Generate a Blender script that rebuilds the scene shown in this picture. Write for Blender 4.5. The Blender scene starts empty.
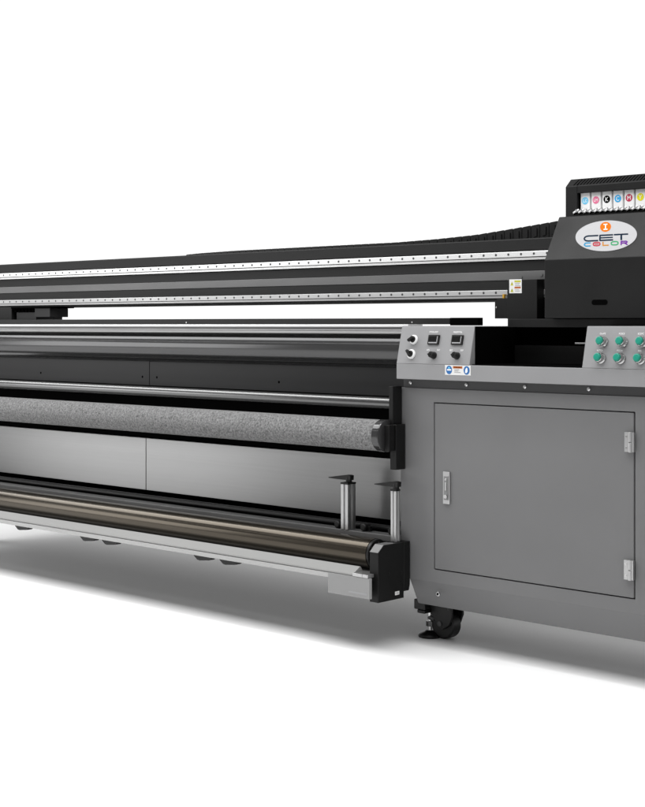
import bpy, bmesh, math, random
from mathutils import Vector, Matrix
random.seed(7)
R = math.radians
scene = bpy.context.scene
COL = scene.collection

# ------------------------------------------------------------------ camera
cam_d = bpy.data.cameras.new('camera')
cam = bpy.data.objects.new('camera', cam_d); COL.objects.link(cam)
cam.location = (3.1766, -3.7815, 1.10)
cam.rotation_euler = (R(90), 0, R(43.2136))
cam_d.sensor_fit = 'VERTICAL'; cam_d.sensor_height = 36.0
cam_d.lens = 1430.0 / 807.0 * 36.0
cam_d.shift_y = -(403.5 - 324.5) / 807.0
cam_d.clip_start = 0.05; cam_d.clip_end = 500
scene.camera = cam

# ------------------------------------------------------------------ studio surroundings (white backdrop behind, dim room in front)
world = bpy.data.worlds.new('World'); scene.world = world; world.use_nodes = True
nt = world.node_tree; nt.nodes.clear()
out = nt.nodes.new('ShaderNodeOutputWorld'); bg = nt.nodes.new('ShaderNodeBackground')
tc = nt.nodes.new('ShaderNodeTexCoord'); sep = nt.nodes.new('ShaderNodeSeparateXYZ')
nt.links.new(tc.outputs['Generated'], sep.inputs[0])
ry = nt.nodes.new('ShaderNodeValToRGB')          # front (dim) to back (white)
mp = nt.nodes.new('ShaderNodeMapRange'); mp.inputs[1].default_value = -1; mp.inputs[2].default_value = 1
nt.links.new(sep.outputs['Y'], mp.inputs[0]); nt.links.new(mp.outputs[0], ry.inputs[0])
ry.color_ramp.elements[0].position = 0.40; ry.color_ramp.elements[0].color = (.24, .24, .24, 1)
ry.color_ramp.elements[1].position = 0.56; ry.color_ramp.elements[1].color = (1.1, 1.1, 1.1, 1)
rz = nt.nodes.new('ShaderNodeValToRGB')          # horizon to zenith
nt.links.new(sep.outputs['Z'], rz.inputs[0])
rz.color_ramp.elements[0].position = 0.34; rz.color_ramp.elements[0].color = (1, 1, 1, 1)
rz.color_ramp.elements[1].position = 0.60; rz.color_ramp.elements[1].color = (.35, .35, .35, 1)
mul = nt.nodes.new('ShaderNodeMix'); mul.data_type = 'RGBA'; mul.blend_type = 'MULTIPLY'; mul.inputs[0].default_value = 1
nt.links.new(ry.outputs[0], mul.inputs[6]); nt.links.new(rz.outputs[0], mul.inputs[7])
nt.links.new(mul.outputs[2], bg.inputs[0]); bg.inputs[1].default_value = 1.0
nt.links.new(bg.outputs[0], out.inputs[0])

# ------------------------------------------------------------------ soft boxes
def area(name, loc, target, sx, sy, power):
    d = bpy.data.lights.new(name, 'AREA'); d.shape = 'RECTANGLE'; d.size = sx; d.size_y = sy; d.energy = power
    o = bpy.data.objects.new(name, d); COL.objects.link(o); o.location = loc
    o.rotation_euler = (Vector(target) - Vector(loc)).to_track_quat('-Z', 'Y').to_euler()
    return o
area('overhead_softbox', (-2.2, -1.55, 4.2), (-2.2, -1.30, 0), 12.0, 2.1, 385)
area('left_softbox', (-6.1, -3.7, 1.4), (-1.6, 0, 0.6), 2.0, 2.0, 44)
area('top_strip_light', (-2.8, -0.45, 3.6), (-2.8, -0.2, 0.9), 11.0, 0.12, 55)
area('front_strip_light', (-2.8, -3.0, 3.0), (-2.8, 0, 0.9), 11.0, 0.08, 15)
scene.view_settings.view_transform = 'Standard'; scene.view_settings.look = 'None'
scene.view_settings.exposure = 0; scene.view_settings.gamma = 1

# ------------------------------------------------------------------ materials
def mat(name, col, rough=.5, metal=0., spec=.5, var=0., vscale=30., bump=0., bscale=400., stretch=None, rvar=0., emit=None):
    m = bpy.data.materials.new(name); m.use_nodes = True
    t = m.node_tree; b = t.nodes['Principled BSDF']
    b.inputs['Base Color'].default_value = (*col, 1); b.inputs['Roughness'].default_value = rough
    b.inputs['Metallic'].default_value = metal; b.inputs['Specular IOR Level'].default_value = spec
    if var or bump or rvar:
        c = t.nodes.new('ShaderNodeTexCoord'); mpp = t.nodes.new('ShaderNodeMapping')
        t.links.new(c.outputs['Object'], mpp.inputs[0])
        if stretch: mpp.inputs['Scale'].default_value = stretch
        if var or rvar:
            n = t.nodes.new('ShaderNodeTexNoise'); n.inputs['Scale'].default_value = vscale; n.inputs['Detail'].default_value = 6
            t.links.new(mpp.outputs[0], n.inputs['Vector'])
        if var:
            r = t.nodes.new('ShaderNodeMapRange'); r.inputs[1].default_value = .3; r.inputs[2].default_value = .7
            r.inputs[3].default_value = 1 - var; r.inputs[4].default_value = 1 + var
            t.links.new(n.outputs['Fac'], r.inputs[0])
            mx = t.nodes.new('ShaderNodeMix'); mx.data_type = 'RGBA'; mx.blend_type = 'MULTIPLY'; mx.inputs[0].default_value = 1
            mx.inputs[6].default_value = (*col, 1); t.links.new(r.outputs[0], mx.inputs[7])
            t.links.new(mx.outputs[2], b.inputs['Base Color'])
        if rvar:
            r2 = t.nodes.new('ShaderNodeMapRange'); r2.inputs[1].default_value = .3; r2.inputs[2].default_value = .7
            r2.inputs[3].default_value = rough - rvar; r2.inputs[4].default_value = rough + rvar
            t.links.new(n.outputs['Fac'], r2.inputs[0]); t.links.new(r2.outputs[0], b.inputs['Roughness'])
        if bump:
            n2 = t.nodes.new('ShaderNodeTexNoise'); n2.inputs['Scale'].default_value = bscale; n2.inputs['Detail'].default_value = 3
            t.links.new(mpp.outputs[0], n2.inputs['Vector'])
            bp = t.nodes.new('ShaderNodeBump'); bp.inputs['Strength'].default_value = bump; bp.inputs['Distance'].default_value = .001
            t.links.new(n2.outputs['Fac'], bp.inputs['Height']); t.links.new(bp.outputs[0], b.inputs['Normal'])
    if emit:
        b.inputs['Emission Color'].default_value = (*emit, 1); b.inputs['Emission Strength'].default_value = 1
    return m
M = {}
M['floor'] = mat('white_floor', (.92, .92, .92), .6, var=.01, vscale=3)
M['grey'] = mat('grey_powder_coat', (.162, .162, .164), .5, spec=.35, var=.035, rvar=.07, vscale=4, bump=.25, bscale=900)
M['panelgrey'] = mat('light_grey_powder_coat', (.275, .275, .28), .5, spec=.35, var=.03, rvar=.07, vscale=5, bump=.25, bscale=900)
M['darkgrey'] = mat('dark_grey_trim', (.045, .045, .046), .5, spec=.4, bump=.2, bscale=900)
M['black'] = mat('black_powder_coat', (.0045, .0045, .0045), .5, spec=.26, var=.06, rvar=.07, vscale=6, bump=.3, bscale=900)
M['beam'] = mat('black_anodised', (.011, .011, .011), .48, spec=.25, var=.06, vscale=3, stretch=(.2, 1, 4))
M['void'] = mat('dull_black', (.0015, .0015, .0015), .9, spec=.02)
M['plastic'] = mat('black_plastic', (.006, .006, .006), .4, spec=.3)
M['steel'] = mat('bright_steel', (.62, .62, .62), .25, 1., var=.05, vscale=20, rvar=.05)
M['rail'] = mat('ground_rail_steel', (.82, .82, .82), .42, .55, var=.05, vscale=8, stretch=(.3, 1, 1))
M['rail2'] = mat('darker_rail_steel', (.50, .50, .50), .42, .6, var=.10, vscale=8, stretch=(.3, 1, 1))  # darker rail steel; lower rail's dimmer light is put into the colour
M['band'] = mat('grey_extrusion', (.15, .15, .15), .45, .5, var=.12, vscale=5, stretch=(.5, 1, 3))
M['darkroller'] = mat('dark_steel_roller', (.075, .075, .076), .15, .65, var=.05, vscale=10, rvar=.03, stretch=(.1, 1, 1))
M['thinroller'] = mat('thin_steel_roller', (.14, .14, .14), .2, .9, var=.05, vscale=10, rvar=.04, stretch=(.1, 1, 1))
M['bronze'] = mat('bronze_anodised_tube', (.068, .058, .045), .2, .85, var=.05, vscale=10, rvar=.03, stretch=(.1, 1, 1))
M['brushed'] = mat('brushed_aluminium', (.30, .30, .30), .38, 1., var=.03, vscale=16, stretch=(.05, 1, 8), rvar=.02)
M['plate'] = mat('black_sheet_metal', (.020, .020, .021), .42, .1, spec=.35, var=.06, vscale=4)
M['tray'] = mat('pale_grey_sheet', (.44, .44, .435), .42, spec=.3, var=.02, vscale=6)
M['trayslope'] = mat('grey_tray_face', (.30, .30, .295), .5, spec=.2, var=.03, vscale=5, stretch=(.3, 1, 3))
M['traycover'] = mat('grey_tray_end', (.29, .29, .29), .5, spec=.3, var=.03, vscale=6)
M['alu'] = mat('aluminium_extrusion', (.50, .50, .50), .35, .9, var=.05, vscale=20, stretch=(1, 1, .1))
M['white'] = mat('white_plastic', (.86, .86, .86), .45, var=.02)
M['sticker'] = mat('sticker_paper', (.74, .74, .73), .5)
M['badge'] = mat('badge_plate', (.45, .45, .46), .6, spec=.05)
M['green'] = mat('green_button', (.0, .24, .165), .4)
M['chrome'] = mat('chrome_ring', (.52, .52, .52), .18, 1.)
M['screen'] = mat('display_glass', (.006, .006, .006), .12)
M['orange'] = mat('orange_ink', (.80, .22, .02), .5)
M['navy'] = mat('navy_ink', (.02, .045, .085), .5)
M['cyan'] = mat('cyan_ink', (.02, .38, .75), .5)
M['lightcyan'] = mat('light_cyan_ink', (.16, .55, .80), .5)
M['pink'] = mat('pink_ink', (.75, .16, .30), .5)
M['red'] = mat('red_ink', (.72, .06, .10), .5)
M['crimson'] = mat('crimson_ink', (.48, .02, .07), .5)
M['yellow'] = mat('yellow_ink', (.72, .66, .0), .5)
M['leaf'] = mat('green_ink', (.10, .55, .25), .5)
M['violet'] = mat('violet_ink', (.25, .05, .45), .5)
M['olive'] = mat('warning_yellow', (.50, .48, .03), .5)
M['rust'] = mat('warning_orange', (.42, .10, .01), .5)
M['blue'] = mat('sign_blue', (.015, .13, .38), .5)
M['b_orange'] = mat('badge_ink_orange', (0.62, 0.15, 0.01), .7, spec=.03)
M['b_navy'] = mat('badge_ink_navy', (0.008, 0.02, 0.04), .7, spec=.03)
M['b_cyan'] = mat('badge_ink_cyan', (0.03, 0.25, 0.45), .7, spec=.03)
M['b_red'] = mat('badge_ink_red', (0.42, 0.04, 0.06), .7, spec=.03)
M['b_leaf'] = mat('badge_ink_leaf', (0.05, 0.3, 0.13), .7, spec=.03)
M['b_violet'] = mat('badge_ink_violet', (0.13, 0.02, 0.25), .7, spec=.03)
M['b_gold'] = mat('badge_ink_gold', (0.5, 0.2, 0.02), .7, spec=.03)
M['midgrey'] = mat('small_print_grey', (.32, .32, .33), .6)
M['amber'] = mat('amber_plastic', (.55, .30, .02), .4)

def brushed():
    m = M['brushed']; t = m.node_tree; b = t.nodes['Principled BSDF']
    tg = t.nodes.new('ShaderNodeTangent'); tg.direction_type = 'RADIAL'; tg.axis = 'Z'
    t.links.new(tg.outputs[0], b.inputs['Tangent']); b.inputs['Anisotropic'].default_value = .96; b.inputs['Anisotropic Rotation'].default_value = .25
brushed()
# felt: speckled wool grey
def felt():
    m = bpy.data.materials.new('grey_felt'); m.use_nodes = True
    t = m.node_tree; b = t.nodes['Principled BSDF']; b.inputs['Roughness'].default_value = .95; b.inputs['Specular IOR Level'].default_value = .1
    c = t.nodes.new('ShaderNodeTexCoord'); n = t.nodes.new('ShaderNodeTexNoise'); n.inputs['Scale'].default_value = 140; n.inputs['Detail'].default_value = 5; n.inputs['Roughness'].default_value = .75
    t.links.new(c.outputs['Object'], n.inputs['Vector'])
    r = t.nodes.new('ShaderNodeValToRGB'); t.links.new(n.outputs['Fac'], r.inputs[0])
    r.color_ramp.elements[0].position = .33; r.color_ramp.elements[0].color = (.07, .07, .07, 1)
    r.color_ramp.elements[1].position = .66; r.color_ramp.elements[1].color = (.31, .31, .31, 1)
    t.links.new(r.outputs[0], b.inputs['Base Color'])
    bp = t.nodes.new('ShaderNodeBump'); bp.inputs['Strength'].default_value = .6; bp.inputs['Distance'].default_value = .003
    t.links.new(n.outputs['Fac'], bp.inputs['Height']); t.links.new(bp.outputs[0], b.inputs['Normal'])
    return m
M['felt'] = felt()

# ------------------------------------------------------------------ mesh helpers
class MB:
    """collects shapes (each with a material) into one mesh"""
    def __init__(s): s.bm = bmesh.new(); s.mats = []
    def mi(s, m):
        if m not in s.mats: s.mats.append(m)
        return s.mats.index(m)
    def faces(s, fs, m):
        i = s.mi(m)
        for f in fs: f.material_index = i
    def box(s, x0, x1, y0, y1, z0, z1, m):
        v = [s.bm.verts.new(p) for p in ((x0,y0,z0),(x1,y0,z0),(x1,y1,z0),(x0,y1,z0),(x0,y0,z1),(x1,y0,z1),(x1,y1,z1),(x0,y1,z1))]
        s.faces([s.bm.faces.new([v[i] for i in q]) for q in ((3,2,1,0),(4,5,6,7),(0,1,5,4),(1,2,6,5),(2,3,7,6),(3,0,4,7))], m)
    def prism(s, prof, x0, x1, m, axis='X', x1s=None):
        """closed outline extruded; axis X: outline (y,z); axis Y: outline (x,z); axis Z: outline (x,y)"""
        P = {'X': lambda a, u, w: (a, u, w), 'Y': lambda a, u, w: (u, a, w), 'Z': lambda a, u, w: (u, w, a)}[axis]
        A = [s.bm.verts.new(P(x0, u, w)) for u, w in prof]; B = [s.bm.verts.new(P(x1, u, w)) for u, w in prof]
        n = len(prof); fs = [s.bm.faces.new(A), s.bm.faces.new(B[::-1])]
        for i in range(n):
            j = (i + 1) % n; fs.append(s.bm.faces.new((A[j], A[i], B[i], B[j])))
        s.faces(fs, m)
    def cyl(s, p0, p1, r0, m, r1=None, n=32, cap=True):
        p0, p1 = Vector(p0), Vector(p1); r1 = r0 if r1 is None else r1
        d = (p1 - p0).normalized(); u = d.orthogonal().normalized(); w = d.cross(u)
        A = []; B = []
        for k in range(n):
            a = 2 * math.pi * k / n; e = u * math.cos(a) + w * math.sin(a)
            A.append(s.bm.verts.new(p0 + e * r0)); B.append(s.bm.verts.new(p1 + e * r1))
        fs = [s.bm.faces.new((A[k], A[(k+1) % n], B[(k+1) % n], B[k])) for k in range(n)]
        if cap: fs += [s.bm.faces.new(A[::-1]), s.bm.faces.new(B)]
        s.faces(fs, m)
    def lathe(s, O, d, prof, m, n=32):
        """rings (distance along d, radius)"""
        O, d = Vector(O), Vector(d).normalized(); u = d.orthogonal().normalized(); w = d.cross(u)
        rings = []
        for h, r in prof:
            rings.append([s.bm.verts.new(O + d*h + (u*math.cos(2*math.pi*k/n) + w*math.sin(2*math.pi*k/n))*r) for k in range(n)])
        fs = []
        for a, b in zip(rings, rings[1:]):
            fs += [s.bm.faces.new((a[k], a[(k+1) % n], b[(k+1) % n], b[k])) for k in range(n)]
        fs += [s.bm.faces.new(rings[0][::-1]), s.bm.faces.new(rings[-1])]
        s.faces(fs, m)
    def flat(s, fr, pts, m, h0, h1):
        """outline in frame fr=(O,u,v,n), from height h0 to h1"""
        O, u, v, n = fr
        A = [s.bm.verts.new(O + u*a + v*b + n*h0) for a, b in pts]; B = [s.bm.verts.new(O + u*a + v*b + n*h1) for a, b in pts]
        k = len(pts); fs = [s.bm.faces.new(A[::-1]), s.bm.faces.new(B)]
        fs += [s.bm.faces.new((A[i], A[(i+1) % k], B[(i+1) % k], B[i])) for i in range(k)]
        s.faces(fs, m)
    def stroke(s, fr, pts, w, m, h0, h1):
        for i, ((a, b), (c, d)) in enumerate(zip(pts, pts[1:])):
            L = math.hypot(c-a, d-b)
            if L < 1e-7: continue
            tx, ty = (c-a)/L, (d-b)/L; e = w*.42; nx, ny = -ty*w/2, tx*w/2
            a2, b2, c2, d2 = a-tx*e*.6, b-ty*e*.6, c+tx*e*.6, d+ty*e*.6
            hh = h1 + .00002*(i % 3)
            s.flat(fr, [(a2-nx, b2-ny), (c2-nx, d2-ny), (c2+nx, d2+ny), (a2+nx, b2+ny)], m, h0, hh)
    def disc(s, fr, cx, cy, rx, ry, m, h0, h1, n=40):
        s.flat(fr, [(cx+rx*math.cos(2*math.pi*k/n), cy+ry*math.sin(2*math.pi*k/n)) for k in range(n)], m, h0, h1)
    def build(s, name, parent=None, bevel=0., seg=2, smooth=22, loc=None):
        bmesh.ops.recalc_face_normals(s.bm, faces=s.bm.faces)
        me = bpy.data.meshes.new(name); s.bm.to_mesh(me); s.bm.free()
        for m in s.mats: me.materials.append(M[m])
        for p in me.polygons: p.use_smooth = True
        me.set_sharp_from_angle(angle=R(smooth))
        o = bpy.data.objects.new(name, me); COL.objects.link(o)
        if loc: o.location = loc
        if bevel:
            b = o.modifiers.new('bevel', 'BEVEL'); b.width = bevel; b.segments = seg; b.limit_method = 'ANGLE'; b.angle_limit = R(25); b.harden_normals = True
        if parent is not None: adopt(o, parent)
        return o
WM = {}
def adopt(o, parent):
    o.parent = parent
    o.matrix_parent_inverse = WM.get(parent.name, Matrix.Identity(4)).inverted()
def rep(src, loc, parent):
    c = src.copy(); COL.objects.link(c); c.location = loc; c.parent = parent; c.matrix_parent_inverse = src.matrix_parent_inverse.copy()
    return c
def stadium(cx, cy, hw, hh, n=10):
    pts = []
    for k in range(n+1):
        a = -math.pi/2 + math.pi*k/n; pts.append((cx+hw-hh+hh*math.cos(a), cy+hh*math.sin(a)))
    for k in range(n+1):
        a = math.pi/2 + math.pi*k/n; pts.append((cx-hw+hh+hh*math.cos(a), cy+hh*math.sin(a)))
    return pts
V = Vector

# ------------------------------------------------------------------ floor
f = MB(); f.box(-60, 60, -60, 60, -.05, 0, 'floor'); fl = f.build('floor'); fl['kind'] = 'structure'

# ------------------------------------------------------------------ the printer
LX = -3.08                                  # how far the machine runs to the left
P = bpy.data.objects.new('wide_format_printer', None); COL.objects.link(P); P.location = (-.85, .35, 0); P.empty_display_size = .2
P['label'] = 'long black and grey roll to roll printing machine standing on the white floor'
P['category'] = 'printer'
WM[P.name] = Matrix.Translation(P.location)

# cabinet: shell with a door opening and folded-in lower edge
CX1 = 1.25; cl = -.007
DX0, DX1, DZ0, DZ1 = .1435, .910, .275, .8335
b = MB(); bm = b.bm
def ring(x0, y0, y1, z): return [bm.verts.new(p) for p in ((x0, y0, z), (CX1, y0, z), (CX1, y1, z), (x0, y1, z))]
r0 = ring(.014, .070, .50, .131); r1 = ring(.034, .0, .55, .2285); r2 = ring(cl, 0, .55, .285); r3 = ring(cl, 0, .55, .883)
# lower-left corner is drawn in: straight sides above z .30
fs = [bm.faces.new(r0[::-1]), bm.faces.new(r3)]
for a, c in ((r0, r1), (r1, r2), (r2, r3)):
    for k in range(4):
        if c is r3 and k == 0: continue
        if c is r2 and k == 0: continue
        fs.append(bm.faces.new((a[k], a[(k+1) % 4], c[(k+1) % 4], c[k])))
g = .0035
ox = [bm.verts.new(p) for p in ((DX0-g, 0, DZ0-g), (DX1+g, 0, DZ0-g), (DX1+g, 0, DZ1+g), (DX0-g, 0, DZ1+g))]
ix = [bm.verts.new((v.co.x, .03, v.co.z)) for v in ox]
for q in ((r1[0], r1[1], ox[1], ox[0]), (r1[1], r2[1], r3[1], ox[2], ox[1]), (r3[1], r3[0], ox[3], ox[2]), (r3[0], r2[0], r1[0], ox[0], ox[3])):
    fs.append(bm.faces.new(q))
b.faces(fs, 'grey')
fs = [bm.faces.new((ox[k], ox[(k+1) % 4], ix[(k+1) % 4], ix[k])) for k in range(4)] + [bm.faces.new(ix)]
b.faces(fs, 'grey')
cab = b.build('cabinet', P, .003)
c = MB(); c.lathe((.158, .004, .191), (0, -1, 0), ((0, .008), (.005, .008), (.0065, .006)), 'chrome', 20); c.cyl((.158, -.0026, .191), (.158, -.0032, .191), .0045, 'void', n=16)
c.build('cabinet_lock', cab)
c = MB(); c.cyl((.145, .082, .122), (.145, .082, .1315), .008, 'plastic'); c.build('rubber_stop', cab)

c = MB(); c.box(DX0, DX1, -.0005, .025, DZ0, DZ1, 'grey'); door = c.build('cabinet_door', P, .0025)
c = MB()
c.box(.1845, .2125, -.007, -.0006, .4985, .6065, 'alu')
c.box(.189, .208, -.009, -.007, .512, .592, 'brushed')
c.cyl((.1985, -.009, .524), (.1985, -.014, .524), .0075, 'chrome', n=20); c.cyl((.1985, -.009, .581), (.1985, -.0115, .581), .005, 'chrome', n=16)
c.box(.195, .202, -.0112, -.009, .544, .572, 'alu')
c.build('handle', door, .0012)
def hinge(z):
    c = MB()
    c.box(-.0175, -.0015, -.012, -.001, -.0295, .0295, 'alu')
    c.box(.0045, .0145, -.012, -.001, -.0295, .0295, 'alu')
    c.cyl((.003, -.011, -.0305), (.003, -.011, -.0012), .0062, 'alu', n=20); c.cyl((.003, -.011, .0012), (.003, -.011, .0305), .0062, 'alu', n=20)
    for zz in (-.017, .017): c.cyl((-.0105, -.012, zz), (-.0105, -.0132, zz), .0035, 'chrome', n=12)
    return c.build('hinge', door, .001, loc=(.902, 0, z))
hg = hinge(.7455); rep(hg, (.900, 0, .360), door)

# dark strip between cabinet and control box
c = MB(); c.box(.004, CX1, .004, .3, .8835, .9165, 'darkgrey'); strip = c.build('trim_strip', P)
c = MB(); c.lathe((0, 0, 0), (0, -1, 0), ((0, .007), (.0025, .0065), (.005, .0035)), 'steel', 16); bolt = c.build('bolt', strip, loc=(.035, .004, .9005))
for x in (.275, .510, .749, .985): rep(bolt, (x, .004, .9005), strip)

# control panel box
YB = .30; t = 'panelgrey'
c = MB()
prof = ((-.03, .9135), (-.03, .966), (0, 1.095), (YB, 1.095), (YB, .9135))
prof = ((-.03, .9662), (0, 1.095), (YB, 1.095), (YB, .9662)); c.prism(prof, 0, .313, t); c.prism(prof, .746, CX1, t)
c.prism(((-.03, .9135), (-.03, .966), (YB, .966), (YB, .9605), (-.0, .9605), (.0, .9175), (YB, .9175), (YB, .9135)), 0, CX1, t)
panel = c.build('control_panel', P, .0025)
c = MB()   # black well between the two panel halves
c.box(.3134, .318, .0, .29, .9665, 1.093, 'void'); c.box(.742, .7456, .0, .29, .9665, 1.093, 'void')
c.box(.318, .742, .26, .29, .9665, 1.0965, 'void'); c.box(.318, .742, -.0225, .26, .9662, .969, 'void')
c.box(.33, .735, .2, .2595, .9692, 1.03, 'plastic')
c.build('panel_well', panel)
c = MB(); c.cyl((.690, .02, 1.041), (.746, .02, 1.041), .003, 'band', n=16); c.build('guide_pin', panel)
n_ = V((0, -.974, .2266)); v_ = V((0, .2266, .974)); u_ = V((1, 0, 0)); O_ = V((0, -.03, .966))
def pf(x, tt): return (O_ + u_*x + v_*tt, u_, v_, n_)
def ploc(x, tt): return O_ + u_*x + v_*tt
# push buttons
FR0 = (V((0, 0, 0)), u_, v_, n_)
c = MB()
c.lathe((0, 0, 0), n_, ((0, .0175), (.006, .0175), (.008, .0165), (.010, .0150)), 'chrome')
c.lathe((0, 0, 0), n_, ((.009, .0142), (.021, .0142), (.0225, .0130), (.0225, .0128), (.0215, .0126)), 'chrome')
c.lathe((0, 0, 0), n_, ((.02, .0124), (.026, .0124), (.0285, .0112), (.0295, .009), (.0297, .004)), 'green')
btn = c.build('push_button', panel, loc=ploc(.8115, .0824))
for x, tt in ((.8805, .0824), (.9492, .0824), (1.018, .0824), (.811, .0309), (.8797, .0309), (.9483, .0309), (1.017, .0309)): rep(btn, ploc(x, tt), panel)
# selector switches
c = MB()
c.lathe((0, 0, 0), n_, ((0, .0165), (.004, .0165), (.007, .0150), (.008, .0125)), 'white')
c.lathe((0, 0, 0), n_, ((.007, .0115), (.013, .0105), (.014, .009)), 'plastic')
a = R(35); ca, sa = math.cos(a), math.sin(a)
c.flat(FR0, [(x*ca - y*sa, x*sa + y*ca) for x, y in ((-.013, -.004), (.011, -.004), (.011, .004), (-.013, .004))], 'plastic', .0125, .024)
sw = c.build('selector_switch', panel, .0006, loc=ploc(.0634, .0841))
c = MB()
c.lathe((0, 0, 0), n_, ((0, .0165), (.004, .0165), (.007, .0150), (.008, .0125)), 'white')
c.lathe((0, 0, 0), n_, ((.007, .0115), (.013, .0105), (.014, .009)), 'plastic')
a = R(-50); ca, sa = math.cos(a), math.sin(a)
c.flat(FR0, [(x*ca - y*sa, x*sa + y*ca) for x, y in ((-.013, -.004), (.011, -.004), (.011, .004), (-.013, .004))], 'plastic', .0125, .024)
c.build('selector_switch', panel, .0006, loc=ploc(.0619, .0336))
# displays
c = MB()
c.flat(FR0, [(-.0235, -.0165), (.0235, -.0165), (.0235, .0165), (-.0235, .0165)], 'plastic', 0, .005)
c.flat(FR0, [(-.019, -.005), (.0125, -.005), (.0125, .012), (-.019, .012)], 'screen', .005, .0058)
c.flat(FR0, [(-.019, -.0125), (.0175, -.0125), (.0175, -.0085), (-.019, -.0085)], 'midgrey', .005, .0062)
c.flat(FR0, [(.0148, -.0075), (.0178, -.0075), (.0178, .012), (.0148, .012)], 'midgrey', .005, .0060)
dsp = c.build('display', panel, .0007, loc=ploc(.1505, .084)); rep(dsp, ploc(.2506, .0842), panel)
# knobs
c = MB()
c.lathe((0, 0, 0), n_, ((0, .0125), (.003, .0125), (.004, .0115), (.020, .0105), (.0215, .009)), 'plastic')
c.flat(FR0, [(-.0105, -.0022), (.0, -.0022), (.0, .0022), (-.0105, .0022)], 'plastic', .02, .0235)
knob = c.build('knob', panel, .0005, loc=ploc(.1592, .0305)); rep(knob, ploc(.2579, .0305), panel)
# illegible white captions printed over the controls
rnd = random.Random(3)
def caption(x, tt, n, pitch=.0042, h=.0045):
    c = MB(); x0 = x - n*pitch/2; fr = pf(0, 0)
    for k in range(n):
        xa = x0 + k*pitch; w = pitch*.68
        kind = rnd.randrange(4)
        c.stroke(fr, [(xa, tt-h/2), (xa, tt+h/2)], .0010, 'white', .0002, .0005)
        if kind != 0: c.stroke(fr, [(xa, tt+h/2), (xa+w, tt+h/2)], .0010, 'white', .0002, .0005)
        if kind != 1: c.stroke(fr, [(xa, tt-h/2), (xa+w, tt-h/2)], .0010, 'white', .0002, .0005)
        if kind != 2: c.stroke(fr, [(xa, tt), (xa+w, tt)], .0010, 'white', .0002, .0005)
    c.build('caption', panel, smooth=20)
caption(.145, .1116, 9); caption(.2473, .1112, 9)
for x, k in ((.132, 3), (.176, 3), (.230, 3), (.275, 3)): caption(x, .0497, k)
for x, k in ((.8063, 5), (.873, 5), (.9384, 5)): caption(x, .109, k)
for x, k in ((.8032, 5), (.8733, 5), (.9418, 3)): caption(x, .0568, k)
# safety sticker on the front strip
c = MB(); fr = (V((.2655, -.03, .949)), V((1, 0, 0)), V((0, 0, 1)), V((0, -1, 0)))
c.flat(fr, [(-.0535, -.0165), (.0535, -.0165), (.0535, .0165), (-.0535, .0165)], 'sticker', .0001, .0006)
for x in (-.036, .037): c.disc(fr, x, 0, .0125, .0142, 'blue', .0006, .0008)
c.flat(fr, [(-.0445, -.002), (-.0275, -.002), (-.0275, .003), (-.0445, .003)], 'white', .0008, .0010)
c.disc(fr, -.036, .0068, .004, .0028, 'lightcyan', .0008, .0010)
c.flat(fr, [(.031, -.008), (.036, -.009), (.041, -.004), (.040, .0075), (.036, .009), (.0315, .002)], 'white', .0008, .0010)
c.flat(fr, [(-.0195, .0055), (.0195, .0055), (.0195, .0130), (-.0195, .0130)], 'rust', .0006, .0008)
for k in range(6): c.flat(fr, [(-.013+.0047*k, .0075), (-.0105+.0047*k, .0075), (-.0105+.0047*k, .0110), (-.013+.0047*k, .0110)], 'void', .0008, .0009)
for k, (z, w) in enumerate(((.0015, .02), (-.003, .016), (-.0075, .026))): c.flat(fr, [(-.014, z-.0011), (-.014+w, z-.0011), (-.014+w, z+.0011), (-.014, z+.0011)], 'midgrey', .0006, .0008)
c.build('safety_sticker', panel, smooth=20)

# machine core behind the rollers
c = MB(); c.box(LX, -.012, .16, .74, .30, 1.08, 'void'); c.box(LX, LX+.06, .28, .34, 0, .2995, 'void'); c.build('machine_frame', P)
# print platform: dark top bed, bright lip, grey second lip
c = MB()
c.box(LX, .118, .115, .145, 1.1005, 1.1225, 'beam'); c.box(.1185, .238, .115, .145, 1.0965, 1.1235, 'void')
plat = c.build('print_platform', P, .0015)
c = MB(); c.box(LX, -.0005, .034, .113, 1.092, 1.1005, 'rail'); c.box(LX, -.0005, .040, .112, 1.0822, 1.0915, 'band'); c.box(LX, -.0005, .036, .06, 1.0785, 1.0817, 'rail2'); c.prism(((.038, 1.078), (.031, 1.069), (.032, 1.066), (.036, 1.066), (.044, 1.078)), LX, -.0005, 'band'); c.build('platform_lip', plat, .0015)
c = MB()
c.cyl((0, .1148, 1.108), (0, .1135, 1.108), .003, 'alu', n=12)
ps = c.build('platform_screw', plat, loc=(-1.25, 0, 0)); rep(ps, (-.05, 0, 0), plat)
# rollers
c = MB(); c.cyl((LX, .095, 1.012), (-.004, .095, 1.012), .0675, 'darkroller', n=96); c.build('drive_roller', P)
c = MB(); c.cyl((LX, -.03, .829), (-.0155, -.03, .829), .0205, 'thinroller', n=64); c.build('guide_roller', P)
c = MB(); c.cyl((LX, -.06, .7185), (-.0405, -.06, .7185), .0540, 'felt', n=96); fr_ = c.build('felt_roller', P)
c = MB(); c.lathe((-.0405, -.06, .7185), (1, 0, 0), ((0, .0555), (.024, .0555), (.027, .0535), (.030, .046), (.0303, .03)), 'darkroller', 64); c.build('end_cap', fr_)
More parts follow.
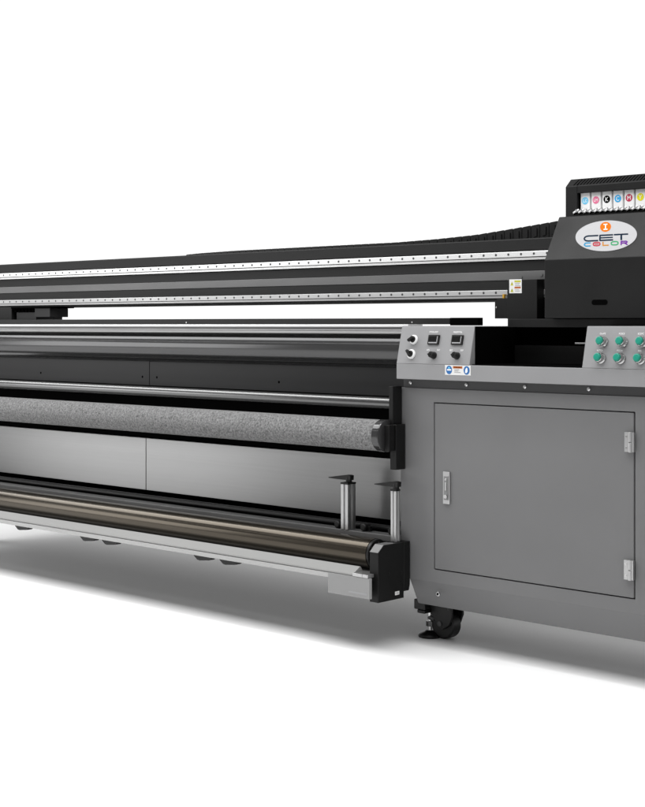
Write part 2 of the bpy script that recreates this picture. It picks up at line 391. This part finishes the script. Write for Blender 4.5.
# bracket carrying guide roller and felt roller
c = MB()
c.box(-.0155, .003, -.052, -.0035, .7585, .888, 'black')
c.box(-.0100, .018, -.052, -.0035, .603, .758, 'black')
c.box(-.0100, .012, -.082, -.0525, .668, .757, 'black')
brk = c.build('roller_bracket', P, .002)
c = MB(); c.cyl((.018, -.03, 0), (.0195, -.03, 0), .004, 'plastic', n=12); bs = c.build('bracket_screw', brk, loc=(0, 0, .735)); rep(bs, (0, 0, .625), brk)
# black cover sheet with seam and screw holes
def sheets(name, y, z0, z1, m, seams, th=.012):
    c = MB(); xs = [LX] + seams + [-.0085]
    for a, d in zip(xs, xs[1:]): c.box(a+.0014, d-.0014, y, y+th, z0, z1, m)
    return c
c = sheets('x', .12, .8435, .9465, 'plate', [-1.491])
for x in (-2.263, -1.537, -1.443, -.719): c.cyl((x, .1195, .878), (x, .121, .878), .0052, 'void', n=14)
c.build('cover_sheet', P, .0012)
# brushed front panel
c = sheets('x', .10, .403, .6205, 'brushed', [-1.49])
c.build('front_panel', P, .0015)

# ------------------------------------------------------------------ take-up unit
c = MB(); c.cyl((LX, -.10, .3175), (-.0345, -.10, .3175), .0520, 'bronze', n=96); tube = c.build('take_up_tube', P)
c = MB(); c.lathe((-.0343, -.10, .3175), (1, 0, 0), ((0, .0490), (.002, .0510), (.010, .0510), (.012, .049), (.013, .022), (.0345, .022)), 'plastic', 64)
for k in range(6):
    a = k*math.pi/3 + .35; c.cyl((-.0225, -.10 + .037*math.cos(a), .3175 + .037*math.sin(a)), (-.0205, -.10 + .037*math.cos(a), .3175 + .037*math.sin(a)), .0045, 'steel', n=10)
c.build('end_flange', tube)
c = MB(); c.box(LX, -.002, -.028, .024, .350, .3715, 'band'); c.box(LX, -.002, .0242, .1598, .335, .356, 'void'); rack = c.build('support_bar', P, .002)  # rear black box is widened to block a light streak on the floor
c = MB(); c.cyl((LX, .052, .380), (-.004, .052, .380), .0125, 'plastic', n=32); c.build('idler_rod', rack)
# end box of the take-up unit
c = MB(); x0, x1 = .0005, .0395
c.prism(((-.17, .168), (-.17, .335), (-.142, .358), (-.037, .358), (-.037, .168)), x0, x1, 'black')
c.prism(((-.0365, .190), (-.0365, .358), (-.004, .358), (-.004, .210), (-.010, .190)), x0, x1, 'black')
eb = c.build('take_up_end_box', P, .002)
c = MB(); fr = (V((x1, 0, 0)), V((0, 1, 0)), V((0, 0, 1)), V((1, 0, 0)))
c.flat(fr, [(-.084, .183), (-.062, .183), (-.062, .195), (-.084, .195)], 'sticker', .0001, .0006)
c.stroke(fr, [(-.080, .186), (-.076, .186), (-.076, .189), (-.080, .189), (-.080, .192), (-.076, .192)], .001, 'midgrey', .0006, .0008)
c.disc(fr, -.0695, .189, .003, .0035, 'midgrey', .0006, .0008)
c.build('number_label', eb, smooth=20)
c = MB()  # grey sheet added to imitate the sheen on the black box top
c.prism(((-.1700, .3352), (-.1424, .3582), (-.085, .3582), (-.085, .3596), (-.1430, .3596), (-.1712, .3360)), x0+.001, x1-.001, 'band')
c.build('sheen_sheet', eb, .0004)
c = MB()
c.cyl((x1, 0, 0), (x1+.0012, 0, 0), .005, 'plastic', n=14); bs = c.build('box_screw', eb, loc=(0, -.115, .26))
for y, z in ((-.05, .255), (-.05, .225)): rep(bs, (0, y, z), eb)
# collecting tray under the tube
c = MB()
c.prism(((-.030, .2605), (-.148, .2605), (-.162, .2800), (-.166, .2805), (-.2010, .2590), (-.2015, .2540), (-.196, .2540), (-.1955, .2565), (-.030, .2570)), LX, -.0465, 'trayslope')
c.prism(((-.030, .2570), (-.030, .2605), (-.198, .2605), (-.198, .2570)), -.0460, -.0005, 'tray')
c.prism(((-.203, .2355), (-.203, .2510), (-.200, .2515), (-.190, .2515), (-.190, .2355)), LX, -.1585, 'tray')
c.box(LX, -.001, -.0295, -.0285, .2575, .3495, 'void')  # unseen skirt behind the tube, added to block a light streak below
tray = c.build('collecting_tray', P, .0008)
c = MB(); c.box(-.158, .030, -.205, -.192, .184, .2525, 'traycover')
c.flat((V((0, -.205, 0)), V((1, 0, 0)), V((0, 0, 1)), V((0, -1, 0))), stadium(-.022, .199, .042, .003), 'midgrey', 0, .0006)
c.build('tray_end', tray, .003)
c = MB(); c.box(-.045, -.0008, -.206, -.150, .2532, .2645, 'alu'); c.box(-.0005, .024, -.206, -.1735, .2532, .2645, 'alu'); c.build('latch_plate', tray, .0015)
def tab(x):
    c = MB(); c.prism(((-.06, .2353), (.05, .2353), (.028, .222), (-.022, .2165), (-.035, .218)), -.195, -.165, 'plastic', 'Y'); return c.build('tray_clip', tray, .001, loc=(x, 0, 0))
tb = tab(-1.957)
for x in (-1.50, -1.357, -.803, -.661): rep(tb, (x, 0, 0), tray)

# clamp posts: slotted aluminium profile, black cap, lever
def post(x0, x1, y0, y1, z0, z1):
    c = MB(); w = x1-x0; d = y1-y0; xm = (x0+x1)/2; ym = (y0+y1)/2; s = w*.11; e = w*.17
    c.prism([(x0, y0), (xm-s, y0), (xm-s, y0+e), (xm+s, y0+e), (xm+s, y0), (x1, y0), (x1, ym-s), (x1-e, ym-s), (x1-e, ym+s), (x1, ym+s), (x1, y1), (x0, y1)], z0, z1, 'alu', 'Z')
    o = c.build('clamp_post', P, .0012)
    c = MB(); c.box(x0-.001, x1+.001, y0-.001, y1+.001, z1, z1+.006, 'plastic')
    c.cyl((xm+.003, ym, z1+.006), (xm+.003, ym, z1+.024), .011, 'plastic', n=24); c.build('cap', o, .001)
    c = MB()
    c.prism(((xm+.018, z1+.014), (xm+.019, z1+.031), (xm+.006, z1+.033), (xm-.03, z1+.028), (xm-.088, z1+.0185), (xm-.088, z1+.0155), (xm-.045, z1+.014)), ym-.010, ym+.010, 'plastic', 'Y')
    c.build('lever', o, .003)
    return o
post(.001, .025, -.062, -.040, .3585, .532)
post(-.259, -.225, -.030, .012, .372, .533)
def clampknob(x, y, z):
    c = MB(); c.lathe((0, 0, 0), (0, -1, 0), ((-.016, .012), (-.004, .012), (0, .014), (.012, .0135), (.016, .010)), 'plastic', 24); c.box(-.010, .022, -.001, .014, -.014, .004, 'plastic')
    return c.build('clamp_knob', rack, .001, loc=(x, y, z))
k0 = clampknob(-.282, -.012, .386); rep(k0, (-.165, -.004, .386), rack); rep(k0, (-.030, -.012, .386), rack)

# ------------------------------------------------------------------ gantry beam
YF = .25; GX1 = 1.15
c = MB()
c.prism(((YF, 1.3545), (YF, 1.391), (YF+.004, 1.394), (YF+.06, 1.394), (YF+.06, 1.358), (YF+.34, 1.358), (YF+.34, 1.184), (YF+.012, 1.184), (YF+.012, 1.190),
         (YF, 1.2205), (YF, 1.252), (YF+.006, 1.252), (YF+.006, 1.283), (YF, 1.283), (YF, 1.3175), (YF+.012, 1.319), (YF+.012, 1.3505)), LX, GX1, 'beam')
beam = c.build('gantry_beam', P, .0012)
def rail(z0, z1, y, m):
    c = MB(); h = z1-z0
    c.prism(((y, z0+h*.36), (y, z1-.002), (y+.002, z1), (y+.022, z1), (y+.022, z0+h*.36)), LX, GX1, m)
    c.prism(((y+.004, z0), (y+.004, z0+h*.27), (y+.022, z0+h*.27), (y+.022, z0)), LX, GX1, m)
    c.box(LX, GX1, y+.0085, y+.0215, z0+h*.271, z0+h*.359, 'void')
    x = LX + .03
    while x < GX1:
        c.cyl((x, y+.001, z0+h*.68), (x, y-.0006, z0+h*.68), .0042, 'darkgrey', n=12); x += .0528
    return c.build('linear_rail', beam, smooth=30)
rail(1.3205, 1.3495, YF-.012, 'rail'); rail(1.1915, 1.2185, YF-.012, 'rail2')
c = MB(); c.box(LX, .5, YF-.002, YF+.0055, 1.2525, 1.2825, 'band')
for x in (-2.2, -1.1): pass
c.build('beam_band', beam, .0012)
c = MB(); c.cyl((0, YF-.002, 0), (0, YF-.0045, 0), .0055, 'band', n=16); bs = c.build('band_screw', beam, loc=(.406, 0, 1.268)); rep(bs, (.322, 0, 1.2615), beam)
# end plate at the carriage side
c = MB()
c.box(.3015, .424, .196, .2365, 1.1187, 1.2515, 'black')
ep = c.build('beam_end_plate', P, .0015)
c = MB(); c.prism(((.243, 1.1205), (.243, 1.178), (.258, 1.189), (.301, 1.189), (.301, 1.1205)), .205, .2365, 'black', 'Y')
c.cyl((.250, .205, 1.158), (.250, .203, 1.158), .003, 'steel', n=12)
c.box(.270, .277, .212, .228, 1.1895, 1.204, 'amber'); c.cyl((.288, .22, 1.1895), (.288, .22, 1.198), .009, 'band', n=16)
c.build('stop_bracket', ep, .001)
c = MB(); fr = (V((.3365, .196, 1.2295)), V((1, 0, 0)), V((0, 0, 1)), V((0, -1, 0)))
c.flat(fr, [(-.0255, -.0235), (.0255, -.0235), (.0255, .0235), (-.0255, .0235)], 'sticker', .0001, .0006)
for z, m in ((.0165, 'olive'), (-.0045, 'rust')):
    c.flat(fr, [(-.004, z-.003), (.0215, z-.003), (.0215, z+.003), (-.004, z+.003)], m, .0006, .0008)
for z in (.003, -.0195): c.flat(fr, [(-.0205, z), (-.0085, z), (-.0145, z+.0135)], 'olive', .0006, .0008)
for z in (.003, -.0195): c.flat(fr, [(-.0150, z+.003), (-.0140, z+.003), (-.0138, z+.009), (-.0152, z+.009)], 'void', .0008, .0010)
for z, w in ((.0105, .020), (.006, .018), (.0015, .022), (-.012, .016), (-.0165, .020)): c.flat(fr, [(-.002, z-.0009), (-.002+w, z-.0009), (-.002+w, z+.0009), (-.002, z+.0009)], 'midgrey', .0006, .0008)
c.build('warning_sticker', ep, smooth=20)
# base under the carriage, gear at the far end of the gap
c = MB(); c.box(.358, 1.22, .12, .70, 1.0905, 1.1185, 'black'); c.box(.345, 1.2, .24, .60, 1.1186, 1.1835, 'void'); c.build('carriage_base', P, .0015)
c = MB(); c.box(LX, -2.64, .22, .52, 1.123, 1.1835, 'beam'); c.box(-2.458, -2.338, .225, .33, 1.135, 1.176, 'plate'); c.box(-2.6395, -2.318, .215, .35, 1.1765, 1.1835, 'void')
for k in range(6): c.box(-2.62+.028*k, -2.602+.028*k, .222, .24, 1.158, 1.176, 'void')
c.box(-2.62, -2.46, .235, .33, 1.1235, 1.170, 'plate')
c.build('capping_station', P, .001)

# cable chain on top of the beam
prof = [(-1.553, 1.406), (-1.45, 1.4095), (-1.232, 1.4125), (-.878, 1.4125), (-.346, 1.4125), (-.151, 1.417), (.034, 1.425), (.21, 1.441), (.367, 1.456), (.6, 1.477)]
def topz(x):
    for (a, za), (d, zd) in zip(prof, prof[1:]):
        if a <= x <= d: return za + (zd-za)*(x-a)/(d-a)
    return prof[-1][1]
c = MB(); x = -1.55; k = 0
while x < .56:
    za, zb = topz(x), topz(x+.038); h = .052
    z0a = max(1.3585, za-h); z0b = max(1.3585, zb-h)
    c.prism(((x+.0015, z0a), (x+.0365, z0b), (x+.0365, zb-.004), (x+.033, zb), (x+.0045, za), (x+.0015, za-.004)), .375, .385, 'plastic', 'Y')
    c.prism(((x+.0015, z0a), (x+.0365, z0b), (x+.0365, zb-.004), (x+.033, zb), (x+.0045, za), (x+.0015, za-.004)), .465, .475, 'plastic', 'Y')
    c.prism(((x+.010, z0a+.004), (x+.029, z0b+.004), (x+.029, zb-.0025), (x+.010, za-.0025)), .385, .465, 'plastic', 'Y')
    c.prism(((x+.012, z0a+.010), (x+.026, z0b+.010), (x+.026, zb-.014), (x+.012, za-.014)), .372, .375, 'black', 'Y')
    x += .038; k += 1
c.box(-1.56, .62, .388, .462, 1.3585, 1.400, 'void')
c.build('cable_chain', P)
# ------------------------------------------------------------------ carriage cover with badge
VX = .533
c = MB()
c.prism(((.08, 1.1195), (.08, 1.308), (.163, 1.452), (.66, 1.452), (.66, 1.440), (.168, 1.440), (.09, 1.304), (.09, 1.1195)), VX, 1.35, 'black')
c.prism(((.0905, 1.1205), (.0905, 1.303), (.1685, 1.4395), (.655, 1.4395), (.655, 1.1205)), VX+.002, VX+.012, 'black')
cover = c.build('carriage_cover', P, .0025)
c = MB(); fr = (V((0, .08, 0)), V((1, 0, 0)), V((0, 0, 1)), V((0, -1, 0)))
c.flat(fr, stadium(.740, .1695+1.0, .029, .0085), 'void', -.004, .0006); c.build('grip_slot', cover)
L = math.hypot(.083, .144); vb = V((0, .083/L, .144/L)); nb = V((0, -.144/L, .083/L)); Ob = V((.737, .08, 1.308)) + vb*.0826
fr = (Ob, V((1, 0, 0)), vb + V((-.31, 0, 0)), nb); c = MB()
hw, hh = .1120, .0580
c.disc(fr, 0, 0, hw, hh, 'badge', .0002, .0016, 72)
def bx(px, py): return ((px - 331) / 248 * hw, -(py - 211) / 121 * hh)     # layout sheet of the badge, in tenths
c.disc(fr, *bx(330, 141), .0200, .0190, 'b_orange', .0016, .0019, 40)
S = lambda pts, w, m: c.stroke(fr, [bx(*p) for p in pts], w, m, .0016, .0021)
for q in ([(330, 121), (330, 161)], [(316, 121), (344, 121)], [(316, 161), (344, 161)]): c.stroke(fr, [bx(*p) for p in q], .0034, 'white', .0019, .0023)
w = .0052
S([(268, 207), (190, 207), (172, 210), (160, 218), (156, 227), (160, 236), (172, 244), (190, 247), (268, 247)], w, 'b_navy')
S([(388, 207), (285, 207), (285, 247), (388, 247)], w, 'b_navy'); S([(290, 227), (386, 227)], w*.9, 'b_navy')
S([(400, 207), (508, 207)], w, 'b_navy'); S([(456, 209), (456, 249)], w*1.2, 'b_navy')
w = .0042
S([(206, 262), (170, 262), (160, 268), (157, 274), (160, 281), (170, 287), (206, 287)], w, 'b_cyan')
def oval(cx, m, rx=27, ry=13):
    S([(cx+rx*math.copysign(abs(math.cos(t))**.7, math.cos(t)), 274+ry*math.copysign(abs(math.sin(t))**.7, math.sin(t))) for t in [2*math.pi*k/20 for k in range(21)]], w, m)
oval(258, 'b_red'); S([(244, 274), (272, 274)], w*.8, 'b_red')
S([(310, 261), (310, 287), (354, 287)], w, 'b_gold')
oval(403, 'b_leaf')
S([(455, 289), (455, 262), (495, 262), (503, 268), (495, 275), (458, 275)], w, 'b_violet'); S([(480, 275), (503, 289)], w, 'b_violet')
c.build('badge', cover, smooth=20)

# ------------------------------------------------------------------ ink station
SX0, SX1 = .434, 1.25; SY = .35
c = MB()
OX1 = 1.16
out_p = ((SY, 1.4535), (SY, 1.570), (.382, 1.598), (.58, 1.598), (.58, 1.4535))
c.prism(out_p, SX0, .481, 'black'); c.prism(out_p, OX1, SX1, 'black')
c.prism(((SY, 1.5455), (SY, 1.570), (.382, 1.598), (.58, 1.598), (.58, 1.560), (.366, 1.560), (.366, 1.5455)), .4812, OX1-.0002, 'black')
c.box(.4812, OX1-.0002, SY+.002, .58, 1.4545, 1.4795, 'black'); c.box(.4812, OX1-.0002, .50, .579, 1.480, 1.5595, 'void')
st = c.build('ink_station', P, .002)
c = MB(); v2 = V((0, .032, .028)).normalized(); n2 = V((0, -.028, .032)).normalized(); fr = (V((0, SY, 1.570)), V((1, 0, 0)), v2, n2)
x = .462
while x < 1.2:
    c.flat(fr, [(x, .006), (x+.0055, .006), (x+.0125, .0365), (x+.007, .0365)], 'void', -.002, .0004); x += .0128
c.build('vent_slots', st, smooth=20)
c = MB(); c.box(.735, .80, .40, .46, 1.598, 1.612, 'plastic'); c.build('top_clip', st, .002)
# row of small tube fittings under the tanks
c = MB(); x = .476; k = 0
while x < 1.14:
    c.cyl((x, .335, 1.4775), (x+.010, .352, 1.4895), .0038, 'white', n=12)
    c.cyl((x+.010, .335, 1.4890), (x+.0125, .334, 1.4790), .0026, 'midgrey', n=10)
    c.cyl((x+.004, .332, 1.4725), (x+.014, .333, 1.4775), .0030, 'void', n=10)
    x += .0206; k += 1
c.box(.470, 1.15, .338, .3485, 1.468, 1.478, 'plastic')
c.build('tube_fittings', st, .0)

# ink tanks: separate things standing in the station
TXT = {'K': [[(-.4, -.6), (-.4, .6)], [(.4, .6), (-.35, 0), (.4, -.6)]],
       'C': [[(.45, .45), (.2, .6), (-.2, .6), (-.45, .3), (-.45, -.3), (-.2, -.6), (.2, -.6), (.45, -.45)]],
       'M': [[(-.5, -.6), (-.5, .6), (0, -.1), (.5, .6), (.5, -.6)]],
       'Y': [[(-.45, .6), (0, 0), (.45, .6)], [(0, 0), (0, -.6)]],
       'LC': [[(-.62, .45), (-.62, -.45), (-.1, -.45)], [(.65, .3), (.45, .45), (.2, .3), (.2, -.3), (.45, -.45), (.65, -.3)]],
       'LM': [[(-.68, .42), (-.68, -.42), (-.25, -.42)], [(-.05, -.42), (-.05, .42), (.3, -.05), (.65, .42), (.65, -.42)]]}
tanks = [('LC', 'lightcyan', 'light blue', 'leftmost in the rack'), ('LM', 'pink', 'pink', ''), ('K', 'void', 'black', ''), ('C', 'cyan', 'bright blue', ''), ('M', 'crimson', 'dark red', ''), ('Y', 'yellow', 'yellow', '')]
for i, (let, m, cname, _) in enumerate(tanks):
    xc = .4845 + .0425*i + .021
    T = bpy.data.objects.new('ink_tank', None); COL.objects.link(T); T.location = (xc, .42, 1.4795); T.empty_display_size = .03
    WM[T.name] = Matrix.Translation(T.location)
    T['label'] = f'white ink tank with a {cname} round label reading {let} in the black rack'; T['category'] = 'ink tank'; T['group'] = 'white ink tanks in the rack above the cover'
    c = MB(); c.box(xc-.0185, xc+.0185, .3615, .488, 1.4797, 1.5545, 'white'); body = c.build('tank_body', T, .0025)
    c = MB(); fr = (V((xc, .3615, 1.5195)), V((1, 0, 0)), V((0, 0, 1)), V((0, -1, 0)))
    c.disc(fr, 0, 0, .0128, .0125, m, .0001, .0006, 28)
    for st_ in TXT[let]: c.stroke(fr, [(a*.0105, d*.0105) for a, d in st_], .0022 if len(let) == 1 else .0016, 'white', .0006, .0009)
    c.build('colour_label', T, smooth=20)

# ------------------------------------------------------------------ caster and levelling foot
YC = .135; XC = -.050
c = MB(); c.box(XC+.016, XC+.0655, YC-.03, YC+.09, .100, .1355, 'plastic'); c.box(XC+.03, XC+.0655, YC-.03, YC+.09, .088, .0998, 'plastic')
hp = ((XC+.066, .1355), (XC+.160, .1355), (XC+.160, .085), (XC+.148, .055), (XC+.120, .036), (XC+.098, .045), (XC+.080, .070), (XC+.066, .090))
c.prism(hp, YC, YC+.010, 'plastic', 'Y'); c.prism(hp, YC+.062, YC+.072, 'plastic', 'Y')
c.box(XC+.066, XC+.160, YC+.0102, YC+.0618, .116, .1355, 'plastic')
cs = c.build('caster', P, .003)
c = MB(); c.lathe((XC+.108, YC+.013, .0505), (0, 1, 0), ((0, .044), (.004, .050), (.042, .050), (.046, .044)), 'plastic', 40); c.cyl((XC+.108, YC-.003, .056), (XC+.108, YC+.0135, .056), .009, 'darkgrey', n=20); c.build('wheel', cs)
c = MB(); c.lathe((XC+.052, YC+.015, 0), (0, 0, 1), ((0, .040), (.006, .041), (.012, .037), (.018, .020), (.024, .012)), 'plastic', 40)
c.cyl((XC+.052, YC+.015, .022), (XC+.052, YC+.015, .102), .0075, 'steel', n=20); c.cyl((XC+.052, YC+.015, .038), (XC+.052, YC+.015, .056), .014, 'darkroller', n=6); c.cyl((XC+.080, YC+.010, .068), (XC+.050, YC+.015, .068), .009, 'darkgrey', n=16)
c.build('levelling_foot', cs, .001)
